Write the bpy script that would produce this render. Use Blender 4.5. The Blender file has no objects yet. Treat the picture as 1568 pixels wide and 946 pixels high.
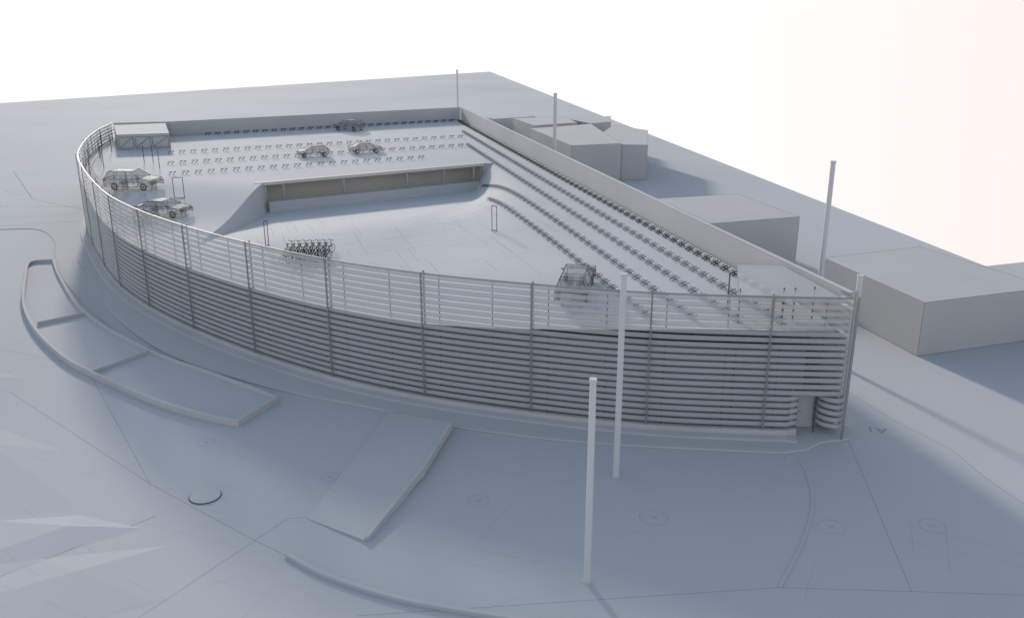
import bpy, bmesh, math, random
from mathutils import Vector
random.seed(4)
sc=bpy.context.scene
sc.view_settings.view_transform='Standard'
sc.view_settings.look='None'
sc.view_settings.exposure=0
R=math.radians
# ---------------------------------------------------------------- materials
def mat(name,col,rough=.9,alpha=1.0,var=.05,scale=.15,spec=.12):
    m=bpy.data.materials.new(name);m.use_nodes=True
    nt=m.node_tree;N=nt.nodes;Lk=nt.links
    b=N['Principled BSDF'];b.inputs['Roughness'].default_value=rough
    b.inputs['Specular IOR Level'].default_value=spec
    tc=N.new('ShaderNodeTexCoord')
    n=N.new('ShaderNodeTexNoise');n.inputs['Scale'].default_value=scale;n.inputs['Detail'].default_value=5
    Lk.new(tc.outputs['Object'],n.inputs['Vector'])
    r=N.new('ShaderNodeValToRGB')
    r.color_ramp.elements[0].position=.3;r.color_ramp.elements[1].position=.7
    r.color_ramp.elements[0].color=[c*(1-var) for c in col]+[1]
    r.color_ramp.elements[1].color=[min(1,c*(1+var)) for c in col]+[1]
    Lk.new(n.outputs['Fac'],r.inputs['Fac']);Lk.new(r.outputs['Color'],b.inputs['Base Color'])
    if alpha<1:
        b.inputs['Alpha'].default_value=alpha
    return m
CLAY=(.52,.51,.50)
M_ground=mat('clay_ground',(.50,.50,.505),.95,var=.06,scale=.03)
M_apron=mat('clay_apron',(.51,.507,.508),.95,var=.05,scale=.05)
M_wall=mat('clay_wall',CLAY,.9)
M_house=mat('clay_house',(.50,.485,.47),.9,var=.03)
M_deck=mat('clay_deck',(.50,.50,.503),.9,var=.05,scale=.08)
M_slat=mat('louvre_metal',(.54,.53,.52),.5,alpha=.72,var=.03,spec=.3)
M_post=mat('post_metal',(.30,.30,.30),.6,var=.05,alpha=.65,spec=.3)
M_dark=mat('painted_interior_shade',(.24,.24,.25),.9)  # dark colour standing in for shade behind the louvres
M_pole=mat('pole_paint',(.62,.61,.60),.7,var=.03)
M_line=mat('wire_line',(.22,.23,.25),.9,alpha=.33,var=.1)
M_wire=mat('wire_dark',(.08,.08,.085),.8,alpha=.6,var=.1)
M_glassy=mat('translucent_body',(.36,.36,.36),.6,alpha=.35,var=.1)
M_mark=mat('marker_dark',(.10,.10,.105),.8,alpha=.40,var=.2)
M_mark2=mat('marker_black',(.03,.03,.032),.7,alpha=.75,var=.2)
M_bike=mat('bicycle_dark',(.03,.03,.035),.5,alpha=.7,var=.2)
M_trans=mat('translucent_roof',(.55,.55,.55),.7,alpha=.5,var=.03)
M_seam=mat('mesh_seam',(.30,.31,.33),.9,alpha=.22,var=.1)
# ---------------------------------------------------------------- helpers
def obj(name,V,F,m,parent=None,smooth=False,bevel=0):
    me=bpy.data.meshes.new(name);me.from_pydata([tuple(v) for v in V],[],F);me.update()
    bm=bmesh.new();bm.from_mesh(me);bmesh.ops.recalc_face_normals(bm,faces=bm.faces)
    if smooth:
        for e in bm.edges:
            if len(e.link_faces)==2 and e.calc_face_angle(0)>.5:e.smooth=False
    bm.to_mesh(me);bm.free()
    o=bpy.data.objects.new(name,me);sc.collection.objects.link(o);me.materials.append(m)
    if parent:o.parent=parent
    if smooth:
        for p in me.polygons:p.use_smooth=True
    if bevel:
        b=o.modifiers.new('bevel','BEVEL');b.width=bevel;b.segments=2;b.limit_method='ANGLE'
    return o
def empty(name,loc=(0,0,0),rz=0):
    e=bpy.data.objects.new(name,None);sc.collection.objects.link(e);e.location=loc;e.rotation_euler[2]=rz
    return e
def crom(P,n=6):
    out=[]
    Q=[P[0]]+list(P)+[P[-1]]
    for i in range(1,len(Q)-2):
        a,b,c,d=[Vector(q) for q in Q[i-1:i+3]]
        for k in range(n):
            t=k/n
            out.append(tuple(.5*((2*b)+(c-a)*t+(2*a-5*b+4*c-d)*t*t+(3*b-a-3*c+d)*t**3)))
    out.append(tuple(P[-1]))
    return out
class Acc:
    def __init__(s):s.V=[];s.F=[]
    def add(s,V,F):
        n=len(s.V);s.V+=[tuple(v) for v in V];s.F+=[[i+n for i in f] for f in F]
    def sweep(s,path,prof,cap=True,closed=False,sheet=False):
        n=len(path);k=len(prof);V=[]
        for i,p in enumerate(path):
            a=Vector(path[(i-1)%n] if (i>0 or closed) else path[i]);b=Vector(path[(i+1)%n] if (i<n-1 or closed) else path[i])
            a=a.to_2d();b=b.to_2d();t=(b-a).normalized();nn=Vector((t.y,-t.x))
            z0=p[2] if len(p)>2 else 0
            for o,z in prof:V.append((p[0]+nn.x*o,p[1]+nn.y*o,z+z0))
        F=[]
        for i in range(n if closed else n-1):
            j=(i+1)%n
            for q in range(k-1 if sheet else k):
                r=(q+1)%k
                F.append([i*k+q,i*k+r,j*k+r,j*k+q])
        if cap and not closed and not sheet:
            F.append(list(range(k)));F.append([(n-1)*k+q for q in range(k)][::-1])
        s.add(V,F)
    def prism(s,P,z0,z1):
        n=len(P);V=[(p[0],p[1],z0) for p in P]+[(p[0],p[1],z1) for p in P]
        F=[list(range(n))[::-1],list(range(n,2*n))]+[[i,(i+1)%n,(i+1)%n+n,i+n] for i in range(n)]
        s.add(V,F)
    def tube(s,a,b,r,n=6,r2=None):
        a=Vector(a);b=Vector(b);r2=r if r2 is None else r2
        t=(b-a).normalized();u=t.cross(Vector((0,0,1)))
        if u.length<.01:u=Vector((1,0,0))
        u.normalize();w=t.cross(u);V=[]
        for c,rr in((a,r),(b,r2)):
            for i in range(n):
                g=2*math.pi*i/n;V.append(c+u*rr*math.cos(g)+w*rr*math.sin(g))
        F=[[i,(i+1)%n,(i+1)%n+n,i+n] for i in range(n)]+[list(range(n))[::-1],list(range(n,2*n))]
        s.add(V,F)
    def torus(s,c,R_,r,ax='y',N=20,k=5):
        V=[];F=[]
        for i in range(N):
            g=2*math.pi*i/N
            for j in range(k):
                h=2*math.pi*j/k;rr=R_+r*math.cos(h);q=r*math.sin(h)
                if ax=='y':V.append((c[0]+rr*math.cos(g),c[1]+q,c[2]+rr*math.sin(g)))
                else:V.append((c[0]+rr*math.cos(g),c[1]+rr*math.sin(g),c[2]+q))
        for i in range(N):
            for j in range(k):
                F.append([i*k+j,((i+1)%N)*k+j,((i+1)%N)*k+(j+1)%k,i*k+(j+1)%k])
        s.add(V,F)
    def strip(s,path,w,z):
        n=len(path);V=[];F=[]
        for i,p in enumerate(path):
            a=Vector(path[max(i-1,0)][:2]);b=Vector(path[min(i+1,n-1)][:2]);t=(b-a).normalized()
            zz=z+(p[2] if len(p)>2 else 0)
            V+=[(p[0]+t.y*w/2,p[1]-t.x*w/2,zz),(p[0]-t.y*w/2,p[1]+t.x*w/2,zz)]
        F=[[2*i,2*i+1,2*i+3,2*i+2] for i in range(n-1)]
        s.add(V,F)
    def obj(s,name,m,parent=None,**k):return obj(name,s.V,s.F,m,parent,**k)
def edges(A,parent,th=.04,m=None):
    w=obj('edge_lines',A.V,A.F,m or M_line,parent);md=w.modifiers.new('wire','WIREFRAME');md.thickness=th;md.use_replace=True
    return w
# ---------------------------------------------------------------- ground
A=Acc()
A.prism([(-8.7,364.6),(44.2,74.7),(62,-12),(-230,-12),(-260,99)],-1.2,0)
A.obj('ground',M_ground)
kerb=crom([(-45.5,100),(-42.1,84.8),(-37.1,75.7),(-31.5,66.6),(-23.8,57.4),(-15.5,51.5),(-7.1,47.7),(-3.3,45.7),(4.1,43.7),(14.3,42.5)],6)
A=Acc();A.prism(kerb+[(15.6,42.9),(16.6,43.7),(18.4,44.2),(-4,146),(-48,126),(-53,118)],.0,.12)
A.obj('pavement',M_apron,bevel=.03)
A=Acc()
pr=[(-.09,0.0),(-.09,.11),(-.06,.13),(.06,.13),(.09,.11),(.09,0.0)]
A.sweep(crom([(-62,93),(-55,94),(-50.5,93.9),(-46.5,89),(-43.3,82.5),(-37.5,73),(-29,62),(-21,55.2),(-14.5,51.2)],6),[(o*.6,z*.4) for o,z in pr])
A.sweep(crom([(-9.6,33.2),(-7.6,31.7),(-4.8,30.3),(-2.6,29.6),(-.6,29.1),(2,28.5)],6),[(o*1.2,z*1.2) for o,z in pr])
A.sweep(crom([(14.3,42.2),(14.9,41.5),(14.4,38.2),(13,34.8),(10.8,31)],6),[(o*.8,z*.3) for o,z in pr])
A.obj('road_kerb',M_apron)
# ramp
e=empty('pedestrian_ramp')
V=[(-7.1,47.5,.14),(-3.3,45.5,.45),(-4.4,40.2,.42),(-6.45,34.3,.10),(-9.4,36.2,.02),(-7.1,47.5,0),(-3.3,45.5,0),(-4.4,40.2,0),(-6.45,34.3,0),(-9.4,36.2,0)]
F=[[0,1,2],[0,2,3],[0,3,4],[0,5,6,1],[1,6,7,2],[2,7,8,3],[3,8,9,4],[4,9,5,0]]
obj('ramp_slab',V,F,M_apron,e,smooth=True)
A=Acc()
A.sweep([(-3.35,45.4,.45),(-4.45,40.2,.42),(-6.4,34.4,.1)],[(-.1,-.3),(-.1,.1),(.1,.1),(.1,-.3)])
A.obj('ramp_kerb',M_wall,e)
# planter beds
e=empty('raised_planter')
outer=crom([(-42.4,80.5),(-44.1,79.6),(-42,74.7),(-38.4,67.4),(-34.4,61.3),(-30.1,56.2),(-26.9,53.3),(-21.6,49.2),(-18.1,47.1),(-15.4,45.9)],5)
inner=crom([(-14,49.2),(-18.8,52.8),(-24.5,57),(-32.6,65.2),(-39.0,74.7),(-42.4,80.5)],5)
A=Acc();w=[(-.11,0),(-.11,.36),(-.08,.39),(.08,.39),(.11,.36),(.11,0)]
A.sweep(outer+inner[:-1],w,closed=True)
A.sweep([(-35.0,62.8),(-32.7,64.9)],[(o,z*.97) for o,z in w]);A.sweep([(-26.7,53.4),(-24.7,56.8)],[(o,z*.97) for o,z in w])
A.obj('planter_wall',M_wall,e)
A=Acc();A.prism(outer+inner[:-1],0.004,.12);A.obj('planter_bed',M_apron,e)
A=Acc();A.prism([( -14.7+.72*math.cos(a*math.pi/20),38.2+.72*math.sin(a*math.pi/20)) for a in range(40)],.0,.06)
A.obj('manhole_cover',M_apron,bevel=.01)
A=Acc();A.torus((-14.7,38.2,.02),.74,.02,ax='z',N=40,k=4);A.obj('manhole_rim',M_wire)
A=Acc()
for (x,y,r) in [(-1.6,37.8,.5),(6.5,36.3,.65),(14.4,35.5,.6),(19,35.6,.6),(-9.1,40.1,.45),(-16.5,43.9,.45)]:
    A.torus((x,y,.006),r,.007,ax='z',N=32,k=4)
    for a in (.6,2.2):
        A.strip([(x-.22*math.cos(a),y-.22*math.sin(a)),(x+.22*math.cos(a),y+.22*math.sin(a))],.04,.012)
A.obj('ground_survey_marks',M_seam)
A=Acc()
def ln(P,w=.035,z=.006,c=False):
    A.strip(crom(P,6) if c else P,w,z)
ln([(-31.8,51.7),(-17.8,39.4),(-11.3,34.4)]);ln([(-11.3,34.4),(-14.3,29.1)]);ln([(-16.4,36.4),(-22.8,30)])
ln([(-11.3,34.4),(-10.3,36.2),(-9.4,36.3)]);ln([(-11.3,34.4),(-9.6,33.2)])
ln([(-22.8,35),(-19.7,33),(-16.4,36.4)],.04);ln([(-40,60),(-28,55),(-17.8,39.4)],.03)
ln([(18.2,44),(16,30.7)],.03);ln([(20.3,51.7),(21.6,47),(23.2,43.3),(23.6,40),(24.5,36)],.04,c=True);ln([(-6,29.2),(10.8,31),(30,30)],.03)
ln([(-73,131.5),(-59.6,110.6),(-50.1,104)],.12);ln([(-80,104),(-61.3,106.2),(-50.1,106)],.15);ln([(-61,98),(-56,101.5),(-50,102.3)],.1)
ln([(-84,137),(-68,112),(-61,106)],.12);ln([(-66,116),(-62,118),(-60,116),(-63,113.5),(-66,116)],.1)
ln([(-70,86),(-60,93),(-52,97),(-47,98)],.12,c=True);ln([(-72,92),(-60,99),(-50,101)],.1,c=True)
A.obj('ground_line_marking',M_line)
A=Acc()
rr=random.Random(9)
for i in range(110):
    x=rr.uniform(-32,24);y=rr.uniform(27,47);a=rr.choice([.3,.45,1.9,2.0,2.6,-.6])+rr.uniform(-.08,.08);l=rr.uniform(3,14)
    if y>42 and x>-20: l*=.3
    if x>6 and i%2:continue
    A.strip([(x,y),(x+l*math.cos(a)*.6,y-abs(l*math.sin(a))*.6)],.018,.009+.0005*i)
for i in range(50):
    x=rr.uniform(-50,-26);y=rr.uniform(46,64);a=rr.uniform(1.8,2.6);l=rr.uniform(4,12)
    A.strip([(x,y),(x+l*math.cos(a),y-abs(l*math.sin(a)))],.025,.07+.0005*i)
A.obj('ground_seam_lines',M_seam)
def facet(P,ridge,h):
    n=len(P);V=[(p[0],p[1],0) for p in P]+[(ridge[0],ridge[1],h)]
    return V,[[i,(i+1)%n,n] for i in range(n)]
A=Acc()
for P,r,h in [([(-31,47),(-24,43),(-20,37),(-26,36),(-34,42)],(-28,43.5),.12),
              ([(-23.5,36),(-20,36.5),(-16.6,35.4),(-20,33),(-24,32)],(-20,35.4),.12),
              ([(-38,56),(-31,53),(-30,48.5),(-38,47)],(-35,53),.14),
              ([(-20,33),(-15,34),(-14,30),(-19,27),(-23,29)],(-18,32),.1),
              ([(-48,66),(-42,62),(-40,57),(-50,58)],(-45,62.5),.2)]:
    A.add(*facet(P,r,h))
A.obj('embankment_terrain',M_ground)
# ---------------------------------------------------------------- main building
B=empty('parking_deck_building')
HT=8.0
Fp=[(17.6,44.35),(13.6,44.6),(7.4,45.3),(1.1,46.9),(-5.1,49.05),(-11.1,52.1),(-17,56.2),(-22.7,61),(-27.8,66.1),(-32.3,71.6),(-36.2,77.6),(-40.6,85.2),(-45,93.6),(-49.3,104.9),(-52.1,114.7),(-53.3,121.7)]
path=crom(Fp,8)
def yf(x):
    for p,q in zip(path,path[1:]):
        if q[0]<=x<=p[0]:return p[1]+(q[1]-p[1])*(p[0]-x)/max(1e-6,p[0]-q[0])
    return path[0][1]
def xw(y):return -7.9+25.7*(142.6-y)/98.
def yw(x):return 142.6-(x+7.9)*98/25.7
def ss(t):
    t=max(0,min(1,t));return t*t*(3-2*t)
def rimy(x):
    if x<-24.5:return 88.1+(-24.5-x)*.296
    if x<-3.2:return 88.1+(x+24.5)*.568
    return 100.2
def fz(x,y):
    d=rimy(x)-y
    if d<=0:return 6.1
    base=3.3+1.6*ss(d/24)
    L=max(0,min(1,(-24.2-x)/.3));base+=(6.1-1.2*ss(d/15)-base)*L
    o=xw(y)-x;W=3+16*ss((100-y)/45);r=1-ss((o-5.2)/W)
    return base+(6.1-base)*r
def arc_from(xmax):
    return [p for p in path if p[0]<=xmax]
def cprof(z,h=.14,d=.08):
    return [(-d*.6,z-h),(d*.6,z-h*.8),(d,z-h*.3),(d,z+h*.3),(d*.6,z+h*.8),(-d*.6,z+h)]
def ell(z,h=.125,d=.07,n=10):
    return [(d*math.cos(2*math.pi*i/n),z+h*math.sin(2*math.pi*i/n)) for i in range(n)]
A=Acc()
NS=20;pitch=(HT-.55)/NS
def fl(P):return [(-o,z) for o,z in P]
for i in range(NS):
    z=.62+pitch*(i+.5)-.05
    if z<2.35:
        A.sweep([(15.45,44.75)]+arc_from(15.2),fl(cprof(z)),sheet=True)
        A.sweep(crom([(16.95,45.9),(16.72,45.1),(17.0,44.5),(17.6,44.3),(17.95,44.8),(17.8,45.6)],5),ell(z,.14,.12))
    else:
        A.sweep([(17.42,45.6),(17.68,44.75)]+path,fl(cprof(z)),sheet=True)
lo=A.obj('facade_louvre',M_slat,B)
for p in lo.data.polygons:p.use_smooth=True
A=Acc()
A.sweep([(17.45,45.6),(17.72,44.7)]+path,[(-.06,HT-.02),(-.06,HT+.04),(.06,HT+.04),(.06,HT-.02)])
def frame(x,y):
    i=min(range(len(path)),key=lambda k:(path[k][0]-x)**2+(path[k][1]-y)**2)
    a=Vector(path[max(0,i-1)]);b=Vector(path[min(len(path)-1,i+1)]);t=(b-a).normalized();n=Vector((t.y,-t.x))
    return Vector(path[i]),t,n
for k,(x,y) in enumerate(Fp[1:-1]):
    P,t,n=frame(x,y)
    for s,wid in((-1,.04),(1,.04)):
        c=P+n*(.17*s)
        A.prism([c-t*wid-n*.04,c+t*wid-n*.04,c+t*wid+n*.04,c-t*wid+n*.04],.1,HT+.12)
    for z in (1.2,3,5,6.8):
        A.tube((P.x-n.x*.15,P.y-n.y*.15,z),(P.x+n.x*.15,P.y+n.y*.15,z),.03,5)
A.prism([(17.75,44.0),(17.87,44.0),(17.87,44.12),(17.75,44.12)],.12,HT+.15)
A.obj('facade_post',M_post,B)
A=Acc()
for k in range(3,len(path)-2,4):
    p=Vector(path[k]);P,t,n=frame(p.x,p.y)
    if k%8==0:continue
    s=1 if (P+n*.5-Vector((-10,90))).length<(P-Vector((-10,90))).length else -1
    c=P+n*s*.45
    A.tube((c.x,c.y,.1),(c.x,c.y,HT-.1),.03,4)
for x,y in ((14.6,46.2),(15.2,46.2),(16.3,46.4),(12.2,46),(12.2,48.5)):
    A.tube((x,y,.1),(x,y,HT+.1 if y>48 else HT),.045,5)
for x,y in ((-50.5,109),(-49.6,109.5),(-48,108.5),(-47.5,104),(-46,101),(-41,100.5),(-40,100.5),(-51,116),(-46,98),(-38,97),(-44,97)):
    A.tube((x,y,5.5),(x,y,HT),.045,4)
for dz in (6.6,7.1,7.6):
    A.sweep([(p[0]+1.1,p[1]-.3) for p in path[-36:-4]],[(-.03,dz),(0,dz+.04),(.03,dz),(0,dz-.04)])
A.obj('mullion',M_wire,B)
A=Acc();A.sweep([(15.4,44.7)]+arc_from(15.2),fl([(.22,.0),(.22,.5),(-.1,.5),(-.1,0)]))
A.sweep([(15.5,44.3)]+arc_from(15.2),fl([(.24,.0),(.24,.22),(.7,.2),(.8,.16),(.8,.0)]))
A.obj('plinth',M_wall,B)
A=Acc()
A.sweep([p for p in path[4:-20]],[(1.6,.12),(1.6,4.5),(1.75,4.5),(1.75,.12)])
A.obj('shade_backdrop',M_dark,B)  # dark sheet added inside the facade so the lower louvre gaps look shaded
# floors
xr=sorted([i*.5 for i in range(-89,35)]+[-24.2])
V=[];F=[];NT=70
for x in xr:
    y0=yf(x)+.12;y1=rimy(x)
    if x>-7.9:y1=min(y1,yw(x)-.05)
    y1=max(y1,y0+.05)
    for j in range(NT+1):
        y=y0+(y1-y0)*j/NT
        zz=6.1 if (x<=-24.5 and j==NT) else fz(x,min(y,rimy(x)-1e-3))
        V.append((x,y,zz))
for i in range(len(xr)-1):
    for j in range(NT):
        a=i*(NT+1)+j;F.append([a,a+NT+1,a+NT+2,a+1])
obj('courtyard_floor',V,F,M_deck,B,smooth=True)
deck=[(-44.95,94.15),(-24.5,88.1),(-3.2,100.2),(3.2,100.2),(-7.9,142.3),(-46.3,122.9),(-53,121.4),(-51.9,114.7),(-49.1,104.9)]
A=Acc();A.add([(x,y,6.1) for x,y in deck],[list(range(len(deck)))])
A.add([(x,y,5.8) for x,y in deck],[list(range(len(deck)))])
A.add([(-3.3,100.22,3.2),(3.2,100.22,3.2),(3.2,100.22,6.1),(-3.3,100.22,6.1)],[[0,1,2,3]])
A.obj('upper_deck_slab',M_deck,B)
A=Acc();A.add([(-24.5,88.1,3.3),(-25.5,90.3,3.3),(-4.5,102.1,3.3),(-3.2,100.2,3.3)],[[0,1,2,3]])
A.sweep([(-25.3,87.75),(-3.2,100.2)],[(-.15,5.85),(-.15,6.15),(.25,6.15),(.25,5.85)])
A.sweep([(-25.5,90.3),(-4.5,102.1)],[(0,3.3),(0,5.8),(-.2,5.8),(-.2,3.3)])
A.sweep([(-24.5,88.3),(-25.7,90.5)],[(0,3.3),(0,5.8),(.2,5.8),(.2,3.3)])
A.sweep([(-4.5,102.1),(-3.3,100.4)],[(0,3.3),(0,5.8),(.2,5.8),(.2,3.3)])
A.obj('courtyard_canopy',mat('beige_soffit',(.66,.62,.55),.8),B)
A=Acc();A.sweep([(-23.9,87.3),(-3.6,98.8)],[(-.15,3.3),(-.15,4.35),(.15,4.35),(.15,3.3)])
for t in (.07,.33,.62,.8,.95):
    A.tube((-24.2+21*t,88.0+12*t,3.3),(-24.2+21*t,88.0+12*t,5.8),.12,12)
A.obj('courtyard_low_wall',M_wall,B)
edges(A,B,.03)
A=Acc()
A.sweep([(17.75,45.3),(-7.9,142.6)],[(0,.12),(0,HT),(.4,HT),(.4,.12)])
A.sweep([(-8.0,142.9),(-46.3,123.4),(-53.2,122)],[(0,.12),(0,HT),(.4,HT),(.4,.12)])
A.obj('boundary_wall',M_wall,B);edges(A,B,.05)
A=Acc();A.prism([(-52.6,120.6),(-46.6,122.8),(-42.2,112.1),(-48.0,110.4)],6.104,7.9);A.obj('stair_core',M_wall,B,bevel=.03);edges(A,B,.05,M_wire)
A=Acc()
f0=Vector((-48.0,110.4));f1=Vector((-42.2,112.1));t=(f1-f0).normalized();n=Vector((t.y,-t.x));Lh=(f1-f0).length
for a,b in((.03,.3),(.34,.62),(.66,.97)):
    p=f0+t*Lh*a+n*.06;q=f0+t*Lh*b+n*.06
    for u,v in(((p,6.3),(q,6.3)),((p,7.6),(q,7.6)),((p,6.3),(p,7.6)),((q,6.3),(q,7.6)),((p,6.3),(q,7.6))):
        A.tube((u[0].x,u[0].y,u[1]),(v[0].x,v[0].y,v[1]),.03,5)
A.obj('stair_core_frame',M_post,B)
A=Acc();A.prism([(11.9,45.1),(17.2,44.7),(15.9,51.2),(13.3,51.4)],7.75,7.9);A.obj('corner_roof',M_trans,B);edges(A,B,.04)
A=Acc();A.prism([(15.75,45.55),(16.65,45.55),(16.65,45.62),(15.75,45.62)],.14,2.3);A.obj('door_leaf',M_wall,B)
A=Acc();
for x in(15.7,16.7):A.prism([(x-.05,45.45),(x+.05,45.45),(x+.05,45.55),(x-.05,45.55)],.13,2.4)
A.prism([(15.4,44.5),(16.95,44.5),(16.95,45.62),(15.4,45.62)],2.42,2.5)
A.tube((15.85,45.5,1.1),(15.98,45.5,1.1),.02,6)
A.obj('door_frame',M_post,B)
A=Acc();A.prism([(15.45,45.7),(16.9,45.7),(16.9,45.8),(15.45,45.8)],.13,2.4);A.obj('door_back_wall',M_wall,B)
A=Acc()
def fl_line(p,q,k=0,w=.03):
    n=max(2,int((Vector(q)-Vector(p)).length/.5));P=[]
    for i in range(n+1):
        x=p[0]+(q[0]-p[0])*i/n;y=p[1]+(q[1]-p[1])*i/n;P.append((x,y,fz(x,y)))
    A.strip(P,w,.012+.0008*k)
rr=random.Random(21)
for k in range(130):
    x=rr.uniform(-22,2);y=rr.uniform(max(yf(x)+3,60),86);l=rr.uniform(1,10)
    if k%2: q=(x+l*.9,y+l*.42)
    else: q=(x+l*.28,y-l*.9)
    if q[1]<yf(min(q[0],17))+1 or q[1]>rimy(q[0])-2 or q[0]>xw(q[1])-3:continue
    fl_line((x,y),q,k,.03)
for k in range(30):
    x=rr.uniform(-40,-12);y=rr.uniform(106,120);l=rr.uniform(4,16)
    if y>123+(x+46)*.4:continue
    fl_line((x,y),(x+l*.9,y+l*.4) if k%2 else (x+l*.2,y-l*.4),k,.05)
A.obj('deck_joint_lines',M_line,B)
# ---------------------------------------------------------------- rows on the deck
def marker(A,x,y,z,a,s=.42):
    c,sn=math.cos(a),math.sin(a)
    def P(u,v,h):return (x+u*c-v*sn,y+u*sn+v*c,z+h)
    for u0 in(-.2,.2):
        A.tube(P(u0-.15,-.2,.02),P(u0+.15,.2,.32),.035,4)
        A.tube(P(u0-.15,.2,.02),P(u0+.15,-.2,.32),.035,4)
        A.tube(P(u0-.15,.0,.32),P(u0+.15,.0,.32),.04,4)
def row(name,p,q,step,m):
    A=Acc();p=Vector(p);q=Vector(q);L=(q-p).length;n=int(L/step);a=math.atan2((q-p).y,(q-p).x)
    for i in range(n+1):
        P=p.lerp(q,i/n);marker(A,P.x,P.y,fz(P.x,P.y)+.01,a)
    return A.obj(name,m)
rp=empty('bench_rows')
def RR(*a):
    o=row(*a);o.parent=rp
RR('row_back_wall',(-41.5,124.2),(-9.3,140.2),1.25,M_mark2)
RR('row_back_a',(-40.4,107.1),(-6.9,121.7),1.25,M_mark)
RR('row_back_b',(-37.6,99.3),(-6.4,113.1),1.25,M_mark)
RR('row_back_c',(-35,92.5),(-10.4,103.4),1.25,M_mark)
for o_,y0,y1,m in((.9,140,50,M_mark2),(3.0,127,46,M_mark),(5.2,114,46.3,M_mark),(7.4,96,46.8,M_mark),(9.6,84,47.5,M_mark)):
    RR('row_right_%d'%int(o_),(xw(y0)-o_,y0),(xw(y1)-o_,y1),1.3,m)
# ---------------------------------------------------------------- houses
def hobj(name,blocks):
    e=empty(name)
    for i,(P,h) in enumerate(blocks):
        A=Acc();A.prism(P,0.0,h);A.obj('block_%d'%i,M_house,e,bevel=.04);edges(A,e,.05)
hobj('flat_roof_house',[([(24.4,68.1),(33.4,71.6),(37.6,60.2),(27.3,56.7)],3.8)])
hobj('flat_roof_house',[([(35.6,66.2),(41,68),(43,60.5),(38.1,59.0)],3.6)])
hobj('flat_roof_house',[([(13.5,88),(22.9,90.6),(26,79.9),(17.1,77)],4.5)])
hobj('terraced_house',[([(2.8,140.9),(12.7,146.9),(15,124.1),(8,122.2)],5),([(12.9,135.0),(16.4,147.2),(20.9,140.1),(18.6,124.1),(15.05,124.4)],4.8)])
hobj('terraced_house',[([(0.1,153.5),(9,155.4),(10.5,147),(3.5,143)],5.2),([(9.2,154.4),(17.1,158.5),(16.2,149.8),(12.7,147.5)],5.0),([(-5.6,156.5),(3.2,160.6),(4,158),(-3,154)],5.0)])
# ---------------------------------------------------------------- poles
def pole(x,y,h,r=.17):
    e=empty('lamp_post',(x,y,0))
    A=Acc();A.tube((0,0,0),(0,0,h),r*1.05,20,r*.92);A.obj('shaft',M_pole,e)
    A=Acc();A.tube((0,0,h),(0,0,h+.12),r*1.08,20);A.tube((0,0,0),(0,0,.06),r*1.3,20);A.obj('cap_and_base',M_pole,e)
pole(3.06,31.4,8.8,.14);pole(5.2,40.2,10.4,.15);pole(20.5,57.5,12.9,.17);pole(5.1,108.5,12.9,.22);pole(-9.1,154,12.9,.16);pole(18.6,46.2,8.6,.16)
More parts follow.
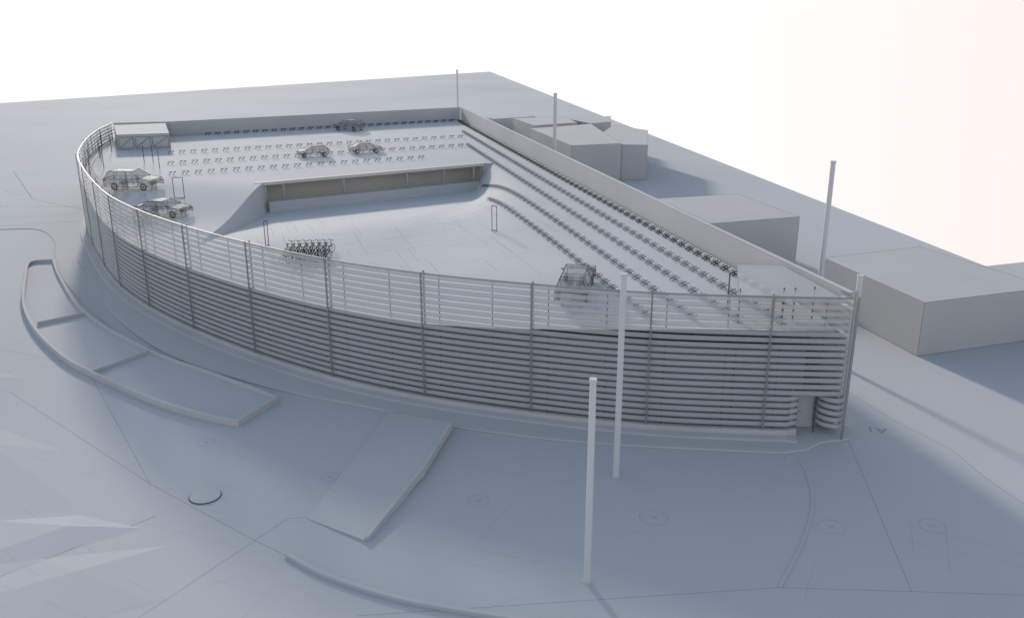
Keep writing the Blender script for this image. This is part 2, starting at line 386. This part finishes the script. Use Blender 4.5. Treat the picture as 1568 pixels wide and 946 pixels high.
# ---------------------------------------------------------------- cars
def car(x,y,a,kind='hatch',name='parked_car',sc_=(1,1,1)):
    z=fz(x,y) ; e=empty(name,(x,y,z),a)
    e.scale=sc_
    d=1.3;zf=fz(x+d*math.cos(a),y+d*math.sin(a));zb=fz(x-d*math.cos(a),y-d*math.sin(a))
    e.rotation_euler[1]=-math.atan2(zf-zb,2*d)
    if kind=='van':
        prof=[(-2.3,.35),(-2.32,.95),(-2.2,1.05),(-1.95,1.55),(-1.7,1.66),(.3,1.64),(1.15,1.08),(2.15,.9),(2.33,.7),(2.35,.35)]
    elif kind=='saloon':
        prof=[(-2.3,.35),(-2.32,.9),(-1.6,1.0),(-1.0,1.38),(-.6,1.44),(.4,1.42),(1.1,.98),(2.1,.82),(2.3,.62),(2.3,.35)]
    else:
        prof=[(-2.1,.35),(-2.12,.92),(-2.0,1.0),(-1.6,1.42),(-1.2,1.52),(.4,1.48),(1.1,1.0),(1.95,.85),(2.12,.65),(2.12,.35)]
    # wheel arches cut into the sill line
    arch=[]
    for cx in(1.35,-1.35):
        for g in range(0,7):
            th=math.pi*g/6;arch.append((cx+.42*math.cos(th),.35+.33*math.sin(th)))
    prof=prof+arch
    V=[];F=[];n=len(prof)
    for w in(-1,-.55,0,.55,1):
        for (px,pz) in prof:
            tw=.95 if pz<=1.06 else .95-(pz-1.06)*.42
            V.append((px*(1-.02*w*w),w*tw,pz+ (.03*(1-w*w) if pz>.8 else 0)))
    for i in range(4):
        for j in range(n):
            k=(j+1)%n;F.append([i*n+j,i*n+k,(i+1)*n+k,(i+1)*n+j])
    for s in(0,4):
        F.append([s*n+j for j in range(n)])
    obj('body',V,F,M_glassy,e)
    A=Acc()
    top=max(p[1] for p in prof)
    for s in(-1,1):
        for j in range(n):
            p=prof[j];q=prof[(j+1)%n]
            def yy(z):return (.95 if z<=1.06 else .95-(z-1.06)*.42)*s*1.003
            A.tube((p[0]*.98,yy(p[1]),p[1]),(q[0]*.98,yy(q[1]),q[1]),.022,4)
    for j in range(0,10):
        p=prof[j];hw=(.95 if p[1]<=1.06 else .95-(p[1]-1.06)*.42)
        if j not in(0,9):A.tube((p[0],-hw,p[1]+.02),(p[0],hw,p[1]+.02),.016,4)
    for s in(-1,1):
        yb=.965*s;yt=(.95-(top-1.06)*.42+.01)*s
        A.tube((-2.1 if kind=='hatch' else -2.2,yb,.98),(1.15,yb,1.0),.018,4)
        A.tube((-.15,yb,1.0),(-.2,yt,top-.04),.022,4);A.tube((-1.25,yb,1.0),(-1.3,yt,top-.1),.022,4)
        A.tube((-.15,yb,.35),(-.15,yb,1.0),.013,4);A.tube((.95,yb,.4),(1.0,yb,1.0),.013,4)
        A.tube((1.0,yb,1.05),(.95,yb+.16*s,1.1),.05,5)
        A.tube((2.2,.5*s,.68),(2.2,.85*s,.7),.05,6)
        A.tube((-2.25 if kind!='hatch' else -2.1,.6*s,.85),(-2.25 if kind!='hatch' else -2.1,.88*s,.85),.05,6)
    A.obj('trim',M_wire,e)
    A=Acc()
    for X in(-.9,.15):
        for s in(-.38,.38):
            A.prism([(X-.05,s-.22),(X+.05,s-.22),(X+.05,s+.22),(X-.05,s+.22)],.45,1.1)
            A.prism([(X+.06,s-.22),(X+.5,s-.22),(X+.5,s+.22),(X+.06,s+.22)],.45,.55)
    A.obj('seats',M_seam,e)
    A=Acc()
    for X in(-1.35,1.35):
        for s in(-.86,.86):
            A.torus((X,s,.32),.25,.08,N=20,k=6);A.tube((X,s-.06,.32),(X,s+.06,.32),.08,8)
            for q in range(5):
                g=q*2*math.pi/5;A.tube((X,s,.32),(X+.2*math.cos(g),s,.32+.2*math.sin(g)),.02,4)
    A.obj('wheels',M_wire,e)
    return e
car(3.9,52.6,R(79),'van',sc_=(1.25,.95,1.0))
car(-30.6,77.9,R(-12),'saloon');car(-36.6,86.6,R(-8),'van',sc_=(1.1,1.1,1.1))
car(-23.1,129.5,R(155),'hatch');car(-23.1,105.2,R(200),'hatch',sc_=(.85,.85,.85));car(-17.5,108.1,R(20),'saloon',sc_=(.85,.85,.85))
# ---------------------------------------------------------------- bicycles
def bikemesh():
    A=Acc()
    for X in(-.52,.52):
        A.torus((X,0,.34),.32,.022,N=20,k=4)
        for q in range(4):
            g=q*math.pi/4;A.tube((X-.3*math.cos(g),0,.34-.3*math.sin(g)),(X+.3*math.cos(g),0,.34+.3*math.sin(g)),.006,3)
    bb=(-.08,0,.3);st=(-.2,0,.85);hd=(.38,0,.85)
    for a,b in((bb,st),(st,hd),(bb,(.4,0,.72)),(bb,(-.52,0,.34)),(st,(-.52,0,.34)),(hd,(.52,0,.34)),(hd,(.34,0,1.0))):A.tube(a,b,.022,5)
    A.tube((.34,-.28,1.02),(.34,.28,1.02),.022,5);A.tube((-.32,0,.93),(-.08,0,.93),.06,6,.03);A.tube(st,(-.22,0,.93),.02,4)
    A.tube((-.08,-.15,.2),(-.08,.15,.4),.02,4)
    return A
proto=None
def bikes(cx,cy,n,rows,a,step=.55):
    global proto
    for r in range(rows):
        for i in range(n):
            u=(i-(n-1)/2)*step;v=(r-(rows-1)/2)*1.9
            x=cx+u*math.cos(a)-v*math.sin(a);y=cy+u*math.sin(a)+v*math.cos(a)
            if proto is None:
                o=bikemesh().obj('bicycle',M_bike);proto=o.data
            else:
                o=bpy.data.objects.new('bicycle',proto);sc.collection.objects.link(o)
            o.location=(x,y,fz(x,y));o.rotation_euler=(R(4),0,a+R(60)+random.uniform(-.12,.12))
bikes(-15.0,64.0,7,2,R(8),.47);bikes(-31.9,74.2,6,1,R(10))
def gate(name,x,y,a,w=.5,h=1.95):
    e=empty(name,(x,y,fz(x,y)),a)
    A=Acc()
    for s in(-w/2,w/2):A.tube((s,0,0),(s,0,h),.035,6)
    A.tube((-w/2,0,h),(w/2,0,h),.035,6);A.tube((-w/2,0,.05),(w/2,0,.05),.03,6);A.obj('frame',M_wire,e)
gate('bicycle_stand_frame',-18.9,67.6,R(70),.4);gate('bicycle_stand_frame',-1.4,70.0,R(-30),.45,2.0);gate('door_frame_screen',-31.0,83.0,R(10),.9)
cu=bpy.data.curves.new('parking_bay_text','FONT');cu.body='A1';cu.size=1.0
o=bpy.data.objects.new('parking_bay_text',cu);sc.collection.objects.link(o);o.location=(20.9,45.6,.008);o.rotation_euler=(0,0,R(165));cu.materials.append(M_line)
# ---------------------------------------------------------------- world, sun, camera
SUN_EL=15;AZ=-21
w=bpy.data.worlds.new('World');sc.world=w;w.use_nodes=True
nt=w.node_tree;N=nt.nodes;Lk=nt.links
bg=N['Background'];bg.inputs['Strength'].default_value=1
sky=N.new('ShaderNodeTexSky');sky.sky_type='NISHITA';sky.sun_disc=False;sky.sun_elevation=R(SUN_EL);sky.sun_rotation=R(AZ)
sky.air_density=1.0;sky.dust_density=1.0
sm=N.new('ShaderNodeVectorMath');sm.operation='SCALE';sm.inputs['Scale'].default_value=.15
Lk.new(sky.outputs[0],sm.inputs[0])
ad=N.new('ShaderNodeVectorMath');ad.operation='ADD';ad.inputs[1].default_value=(.17,.20,.235);Lk.new(sm.outputs[0],ad.inputs[0])
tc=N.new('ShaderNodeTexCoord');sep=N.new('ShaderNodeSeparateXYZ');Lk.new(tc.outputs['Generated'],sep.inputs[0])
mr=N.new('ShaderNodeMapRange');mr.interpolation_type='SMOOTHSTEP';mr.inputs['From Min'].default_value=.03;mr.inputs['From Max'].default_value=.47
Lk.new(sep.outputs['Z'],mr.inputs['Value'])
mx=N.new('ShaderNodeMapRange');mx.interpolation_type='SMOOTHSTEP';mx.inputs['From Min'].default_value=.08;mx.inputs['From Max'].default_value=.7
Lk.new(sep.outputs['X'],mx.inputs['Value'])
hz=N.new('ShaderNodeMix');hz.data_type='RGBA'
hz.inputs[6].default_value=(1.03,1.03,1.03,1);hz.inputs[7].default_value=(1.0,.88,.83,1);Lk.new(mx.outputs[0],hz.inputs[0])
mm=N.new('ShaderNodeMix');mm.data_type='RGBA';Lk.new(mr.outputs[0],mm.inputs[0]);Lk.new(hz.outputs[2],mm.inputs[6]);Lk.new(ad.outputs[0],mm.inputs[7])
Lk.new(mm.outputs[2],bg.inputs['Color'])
sl=bpy.data.lights.new('sun','SUN');sl.energy=3.7;sl.angle=R(4);sl.color=(1,.91,.82)
so=bpy.data.objects.new('sun',sl);sc.collection.objects.link(so)
d=Vector((math.sin(R(AZ))*math.cos(R(SUN_EL)),math.cos(R(AZ))*math.cos(R(SUN_EL)),math.sin(R(SUN_EL))))
so.rotation_euler=d.to_track_quat('Z','Y').to_euler()
cam=bpy.data.cameras.new('camera');co=bpy.data.objects.new('camera',cam);sc.collection.objects.link(co)
co.location=(0,0,22);co.rotation_euler=(R(90-18.2),0,0);cam.sensor_width=36;cam.lens=1379/1568*36;cam.clip_end=2000
sc.camera=co
